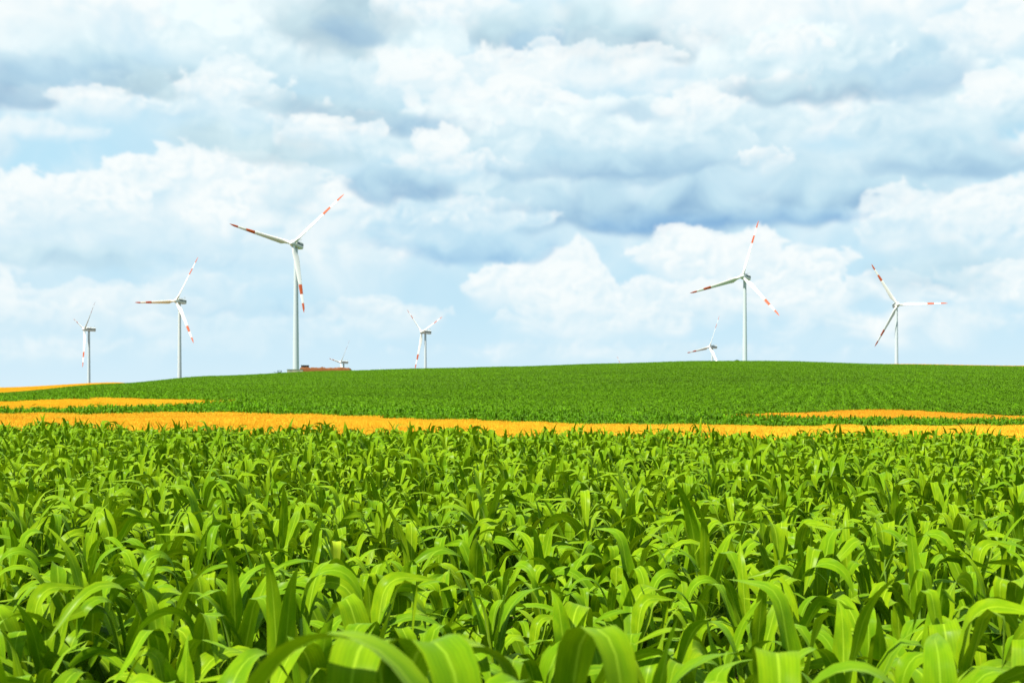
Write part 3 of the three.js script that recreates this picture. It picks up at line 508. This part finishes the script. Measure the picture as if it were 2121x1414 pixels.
// ------------------------------------------------------------------ wind turbines
const TOWER = std(0.43, 0.485, 0.51, 0.5), PAINT = std(0.6, 0.61, 0.59, 0.42), RED = std(0.38, 0.06, 0.006, 0.45), PANEL = std(0.035, 0.06, 0.07, 0.5), SEAM = std(0.28, 0.29, 0.28, 0.6), LETTER = std(0.5, 0.55, 0.55, 0.6);
const HUB_H = 76, OVERHANG = 4.6, TILT = 5 * Math.PI / 180, RADIUS = 41, PITCH = 0.42;             // blades pitched partly out of the rotor plane
function bladeGeo(r0, r1, grow = 0) {                          // a lofted length of blade from radius r0 to r1, closed at both ends
  const n = Math.max(4, Math.round((r1 - r0) / 1.4)), m = 16, P = [], I = [];
  for (let i = 0; i <= n; i++) {
    const R = mix(r0, r1, i / n), t = R / RADIUS, root = sstep(0.2, 0.055, t);
    const chord = mix(mix(3.4, 1.0, Math.pow(clamp((t - 0.2) / 0.8), 0.82)), 1.85, root) * Math.pow(clamp((1.004 - t) / 0.07), 0.55) + grow, thick = mix(chord * mix(0.26, 0.16, t), 1.85, root) + grow;
    const tw = PITCH + mix(0.02, 0.34, Math.pow(1 - t, 1.6)), pre = 0.9 * t * t;
    for (let j = 0; j < m; j++) {
      const a = j / m * 2 * Math.PI, c = Math.cos(a), s = Math.sin(a), x = mix(0.5 * c - 0.2 * (1 - root), 0.5 * c, root) * chord, taper = mix(clamp(0.62 + 0.38 * c + 0.25 * (1 - c * c)), 1, root), z = 0.5 * s * thick * taper;
      P.push(x * Math.cos(tw) - z * Math.sin(tw), R, x * Math.sin(tw) + z * Math.cos(tw) + pre);
      if (i < n) { const k = i * m + j, q = i * m + (j + 1) % m; I.push(k, q + m, q, k, k + m, q + m); }
    }
  }
  for (const i of [0, n]) { const k = P.length / 3; let x = 0, z = 0; for (let j = 0; j < m; j++) { x += P[(i * m + j) * 3] / m; z += P[(i * m + j) * 3 + 2] / m; } P.push(x, P[i * m * 3 + 1], z); for (let j = 0; j < m; j++) { const a = i * m + j, b = i * m + (j + 1) % m; i ? I.push(k, b, a) : I.push(k, a, b); } }
  const g = new THREE.BufferGeometry(); g.setAttribute('position', new THREE.Float32BufferAttribute(P, 3)); g.setIndex(I); g.computeVertexNormals(); return g;
}
function boxAt(w, h, d, x, y, z) { const g = new THREE.BoxGeometry(w, h, d); g.translate(x, y, z); return g; }
function makeTurbine() {
  const t = new THREE.Group(), prof = [];
  for (let i = 0; i <= 24; i++) { const k = i / 24; prof.push(new THREE.Vector2(mix(1.9, 1.1, Math.pow(k, 0.9)), -3 + k * (HUB_H + 1.2))); }
  const tower = part(t, 'tower', new THREE.LatheGeometry(prof, 40), TOWER);
  for (const k of [0.33, 0.66]) { const y = k * HUB_H - 3, r = mix(1.9, 1.1, Math.pow(k, 0.9)) + 0.02; const s = part(tower, 'flange', new THREE.CylinderGeometry(r, r, 0.3, 40, 1, true), TOWER); s.position.y = y; }
  // nacelle: a long housing with chamfered edges, cream below, a dark band of louvres along each side
  const sh = new THREE.Shape([[-1.75, -0.9], [-1.35, -1.65], [1.35, -1.65], [1.75, -0.9], [1.75, 1.2], [1.35, 1.75], [-1.35, 1.75], [-1.75, 1.2]].map((p) => new THREE.Vector2(...p)));
  const ng = new THREE.ExtrudeGeometry(sh, { depth: 9.0, bevelEnabled: true, bevelSize: 0.25, bevelThickness: 0.3, bevelSegments: 2 }); ng.translate(0, 0, -6.4);
  const nac = part(t, 'nacelle', ng, PAINT); nac.position.y = HUB_H + 0.25; nac.rotation.x = -TILT * 0.35;
  for (const s of [-1, 1]) {
    const p = part(nac, 'side_panel', boxAt(0.12, 1.15, 8.6, s * 2.03, 0.45, -2.0), PANEL);
    p.userData.label = 'dark louvred band along the nacelle side';
    part(nac, 'side_stripe', boxAt(0.06, 0.28, 3.6, s * 2.11, 0.5, -3.2), LETTER);
  }
  part(nac, 'rear_panel', boxAt(3.0, 1.6, 0.1, 0, 0.3, -6.76), SEAM);
  const mast = mergeGeometries([boxAt(0.12, 1.8, 0.12, 0.5, 2.8, -5.8), boxAt(1.3, 0.1, 0.1, 0.5, 3.5, -5.8), boxAt(0.25, 0.35, 0.25, -0.1, 3.75, -5.8), boxAt(0.25, 0.35, 0.25, 1.1, 3.75, -5.8)]);
  part(nac, 'wind_sensor', mast, SEAM);
  part(nac, 'roof_cooler', boxAt(2.0, 0.5, 2.2, 0, 2.15, -1.6), SEAM);
  const hp = [[0, 2.35], [0.5, 2.25], [1.1, 1.85], [1.55, 1.15], [1.75, 0.3], [1.75, -1.2], [1.55, -1.7], [0, -1.7]].reverse().map((p) => new THREE.Vector2(...p));
  const hg = new THREE.LatheGeometry(hp, 28); hg.rotateX(Math.PI / 2);
  const hub = part(t, 'hub', hg, PAINT); hub.position.set(0, HUB_H, OVERHANG); hub.rotation.x = -TILT;
  const inner = mergeGeometries([bladeGeo(0.9, 0.595 * RADIUS), bladeGeo(0.735 * RADIUS, 0.865 * RADIUS)]), band = bladeGeo(0.595 * RADIUS, 0.735 * RADIUS), tip = bladeGeo(0.865 * RADIUS, RADIUS);
  for (let k = 0; k < 3; k++) {
    const b = part(t, 'blade', inner, PAINT); b.position.set(0, HUB_H, OVERHANG);
    part(b, 'red_band', band, RED); part(b, 'red_tip', tip, RED);
  }
  return t;
}
const turbine0 = makeTurbine();
// hub in the picture, distance, yaw to the left, phase of the first blade
for (const [i, [hx, hy, D, yaw, phase, label]] of [
  [606, 504.5, 662, 12, 42, 'tallest white wind turbine, with red-banded blades, beside the brown earth mound'],
  [1538.1, 572.6, 825, 33, 74, 'tall white turbine with red-banded blades behind the small bush on the hilltop'],
  [1860, 631, 985, 6, 1, 'white turbine facing almost square on, one blade level, above the right skyline wheat'],
  [363.8, 623, 950, 22, 60, 'white turbine with one red-banded blade level, between the tallest and the far left one'],
  [174, 682, 1212, 53, 41, 'side-on turbine standing behind the golden skyline wheat at far left'],
  [873.5, 687.6, 1250, 52, 20, 'side-on turbine with V-raised blades, alone over the middle of the hill crest'],
  [1469.8, 718.5, 1437, 58, 68, 'small turbine sunk behind the crest, close left of the tall one on the hilltop'],
  [705.5, 750.2, 1700, 57, 50, 'tiny distant turbine whose nacelle shows just above the brown earth mound'],
  [1292, 772, 2400, 48, 0, 'turbine hidden by the hill except one thin red-tipped blade end'],
  [777, 789, 2800, 50, 62, 'faintest turbine, only a speck of blade tip over the crest right of the mound'],
].entries()) {
  const t = i ? turbine0.clone() : turbine0, a = -yaw * Math.PI / 180, X = (hx - CX) / F * D, Y = EYE + (HY - hy) / F * D;
  t.position.set(X - Math.sin(a) * OVERHANG, Y - HUB_H, -D - Math.cos(a) * OVERHANG); t.rotation.y = a;
  t.children.filter((c) => c.name === 'blade').forEach((b, k) => b.rotation.set(-TILT, 0, (phase + 120 * k - 90) * Math.PI / 180));
  tag(t, label, 'wind turbine', 'wind turbines beyond the hill'); top(t, 'wind_turbine');
}

// ------------------------------------------------------------------ building site at the foot of the tallest turbine, and the hilltop bush
const at = (px, Z) => (px - CX) / F * Z;
function lump(w, h, d, nx, nz, seed, mat, rough) {             // a heap: height falls to nothing round its edge
  const g = new THREE.PlaneGeometry(w, d, nx, nz); g.rotateX(-Math.PI / 2);
  const p = g.attributes.position;
  for (let i = 0; i < p.count; i++) {
    const x = p.getX(i) / w * 2, z = p.getZ(i) / d * 2, e = Math.min(sstep(1, 0.72 + 0.1 * noise(z * 3, seed), Math.abs(z)), sstep(1, 0.82, Math.abs(x)));
    p.setY(i, e * h * (1 - 0.3 * (x + 1) / 2 + 0.16 * noise(x * 5 + seed, z * 2)) + e * rough * (0.5 * fbm(x * 16 + seed, z * 5, 4)) - 0.3);
    p.setX(i, p.getX(i) + 0.3 * noise(x * 20, z * 20 + seed));
  }
  g.computeVertexNormals(); return new THREE.Mesh(g, mat);
}
{
  const Z = 634, x0 = at(616, Z), x1 = at(733, Z), w = x1 - x0, gx = (x0 + x1) / 2, gy = ground(gx, Z);
  const heap = new THREE.Group(), soil = std(0.155, 0.052, 0.009, 0.95);
  const body = lump(w, 4.4, 10, 120, 26, 4, soil, 1.7); body.name = 'soil'; heap.add(body);
  const cr = rng(8), clod = [new THREE.IcosahedronGeometry(0.42, 1), new THREE.IcosahedronGeometry(0.3, 1)];
  for (let k = 0; k < 26; k++) { const c = part(heap, 'clod', clod[k % 2], soil); c.position.set((cr() - 0.5) * w * 0.88, 2.35 - 0.9 * (k / 40) + cr() * 0.2, (cr() - 0.2) * 2.6); c.position.y = 3.95 - 1.2 * (c.position.x / w + 0.5) - 0.15 * Math.abs(c.position.z); c.scale.set(1 + cr(), 0.7 + 0.4 * cr(), 1); c.rotation.y = cr() * 6; }
  heap.position.set(gx, gy, -Z); heap.rotation.z = Math.atan2(ground(x1, Z) - ground(x0, Z), w);
  tag(heap, 'long low mound of bare orange-brown earth on the crest beside the tallest turbine', 'earth mound'); top(heap, 'earth_mound');
  // dark site container on top of the mound
  const c = new THREE.Group(), cx = at(631.5, 636), dark = std(0.012, 0.016, 0.011, 0.7), rust = std(0.028, 0.016, 0.008, 0.85);
  part(c, 'body', boxAt(3.9, 1.1, 2.4, 0, 0.75, 0), rust); part(c, 'roof', boxAt(4.1, 0.42, 2.6, 0, 1.51, 0), dark); part(c, 'skid', boxAt(3.7, 0.4, 2.0, 0, 0, 0), dark);
  for (let k = 0; k < 7; k++) part(c, 'rib', boxAt(0.12, 1.0, 0.08, -1.7 + k * 0.566, 0.75, 1.24), dark);
  c.position.set(cx, ground(cx, 636) + 3.9, -636); tag(c, 'dark box-like site container perched on left end of the earth mound', 'container'); top(c, 'site_container');
  // concrete wall
  const wl = new THREE.Group(), wx0 = at(594.5, 628), wx1 = at(627, 628), ww = wx1 - wx0, wy = ground((wx0 + wx1) / 2, 628);
  const conc = [std(0.27, 0.28, 0.19, 0.95), std(0.22, 0.23, 0.17, 0.95), std(0.30, 0.29, 0.2, 0.95)], nr = rng(3);
  for (let k = 0; k < 6; k++) { const b = part(wl, 'concrete_block', boxAt(ww / 6 - 0.05, 3.25, 1.4 + 0.1 * nr(), 0, 1.45, 0), conc[k % 3]); b.position.x = (k + 0.5) * ww / 6 - ww / 2; }
  part(wl, 'coping', boxAt(ww + 0.15, 0.28, 1.7, 0, 3.2, 0), std(0.16, 0.2, 0.13, 0.9));
  wl.position.set((wx0 + wx1) / 2, wy, -628); tag(wl, 'low weathered grey concrete wall at the foot of the tallest turbine', 'wall', null, 'structure'); top(wl, 'concrete_wall');
  // farm machine
  const m = new THREE.Group(), mx = at(575.5, 626), my = ground(mx, 626), gr = std(0.02, 0.075, 0.035, 0.5), blk = std(0.012, 0.016, 0.012, 0.8);
  const bar = (x, y, w2, h) => boxAt(w2, h, 0.12, x, y, 0);
  part(m, 'bonnet', boxAt(1.7, 0.75, 0.9, -0.55, 1.25, 0), gr);
  const roof = part(m, 'cab_roof', boxAt(1.9, 0.2, 1.5, 0.75, 2.62, 0), gr);
  for (const [px, pz] of [[-0.1, 0.65], [-0.1, -0.65], [1.55, 0.65], [1.55, -0.65]]) part(m, 'cab_post', boxAt(0.12, 1.5, 0.12, px, 1.85, pz), gr);
  part(m, 'seat', boxAt(0.55, 0.7, 0.6, 0.9, 1.5, 0), blk); part(m, 'cab', boxAt(1.5, 0.9, 1.2, 0.75, 1.6, 0), gr);
  const wheel = (R, x, z, wd) => { const g = new THREE.CylinderGeometry(R, R, wd, 20); g.rotateX(Math.PI / 2); const o = part(m, 'wheel', g, blk); o.position.set(x, R, z); const h = new THREE.CylinderGeometry(R * 0.5, R * 0.5, wd + 0.06, 14); h.rotateX(Math.PI / 2); part(o, 'rim', h, gr); };
  for (const z of [-0.75, 0.75]) { wheel(0.85, 0.95, z, 0.4); wheel(0.5, -1.1, z, 0.3); }
  part(m, 'front_loader', mergeGeometries([bar(-1.75, 1.5, 0.14, 1.5), bar(-1.4, 1.9, 0.8, 0.12), boxAt(0.35, 0.6, 1.6, -1.9, 0.7, 0)]), gr);
  part(m, 'exhaust', boxAt(0.09, 0.9, 0.09, -0.5, 2.05, 0.25), blk);
  m.position.set(mx, my, -626); m.rotation.y = 0.12; m.scale.setScalar(1.15); tag(m, 'small dark green tractor parked on the crest left of the concrete wall', 'tractor'); top(m, 'tractor');
}
{ // bush
  const b = new THREE.Group(), Z = 624, bx = at(1527.5, Z), r = rng(66), P = [], I = [];
  for (let i = 0; i < 900; i++) {
    const a = r() * 6.283, u = Math.pow(r(), 0.4), w = 1.7 * u * Math.cos(a), y = 0.5 + 1.9 * r() * Math.sqrt(Math.max(0.02, 1 - Math.pow(w / 2.0 + 0.12, 2))), z = (r() - 0.5) * 2, s = 0.12 + 0.1 * r(), q = r() * 6.28, e = r() * 1.5, k = P.length / 3;
    const ax = Math.cos(q) * s, az = Math.sin(q) * s, bx2 = -Math.sin(q) * s * Math.cos(e), by = s * Math.sin(e), bz = Math.cos(q) * s * Math.cos(e), lean = y > 1.4 ? 0.2 : 0;
    P.push(w + ax + lean, y, z + az, w + bx2, y + by, z + bz, w - ax, y, z - az, w - bx2, y - by, z - bz); I.push(k, k + 1, k + 2, k, k + 2, k + 3);
  }
  const g = new THREE.BufferGeometry(); g.setAttribute('position', new THREE.Float32BufferAttribute(P, 3)); g.setIndex(I); g.computeVertexNormals();
  part(b, 'foliage', g, new THREE.MeshPhysicalMaterial({ color: lin(0.09, 0.17, 0.01), side: THREE.DoubleSide, roughness: 0.95, transmission: 0.3, thickness: 0 }));
  const st = mergeGeometries([-0.5, 0, 0.5].map((x) => { const c = new THREE.CylinderGeometry(0.03, 0.07, 1.3, 6); c.rotateZ(-x * 0.5); c.translate(x, 0.6, 0); return c; }));
  part(b, 'stem', st, std(0.08, 0.06, 0.035, 0.9));
  b.position.set(bx, ground(bx, Z), -Z); tag(b, 'small round green bush poking above the hill crest beside the tall right turbine', 'bush'); top(b, 'bush');
}
scene.traverse((o) => { if (o.isMesh) { o.castShadow = true; o.receiveShadow = true; } });
renderer.render(scene, camera);
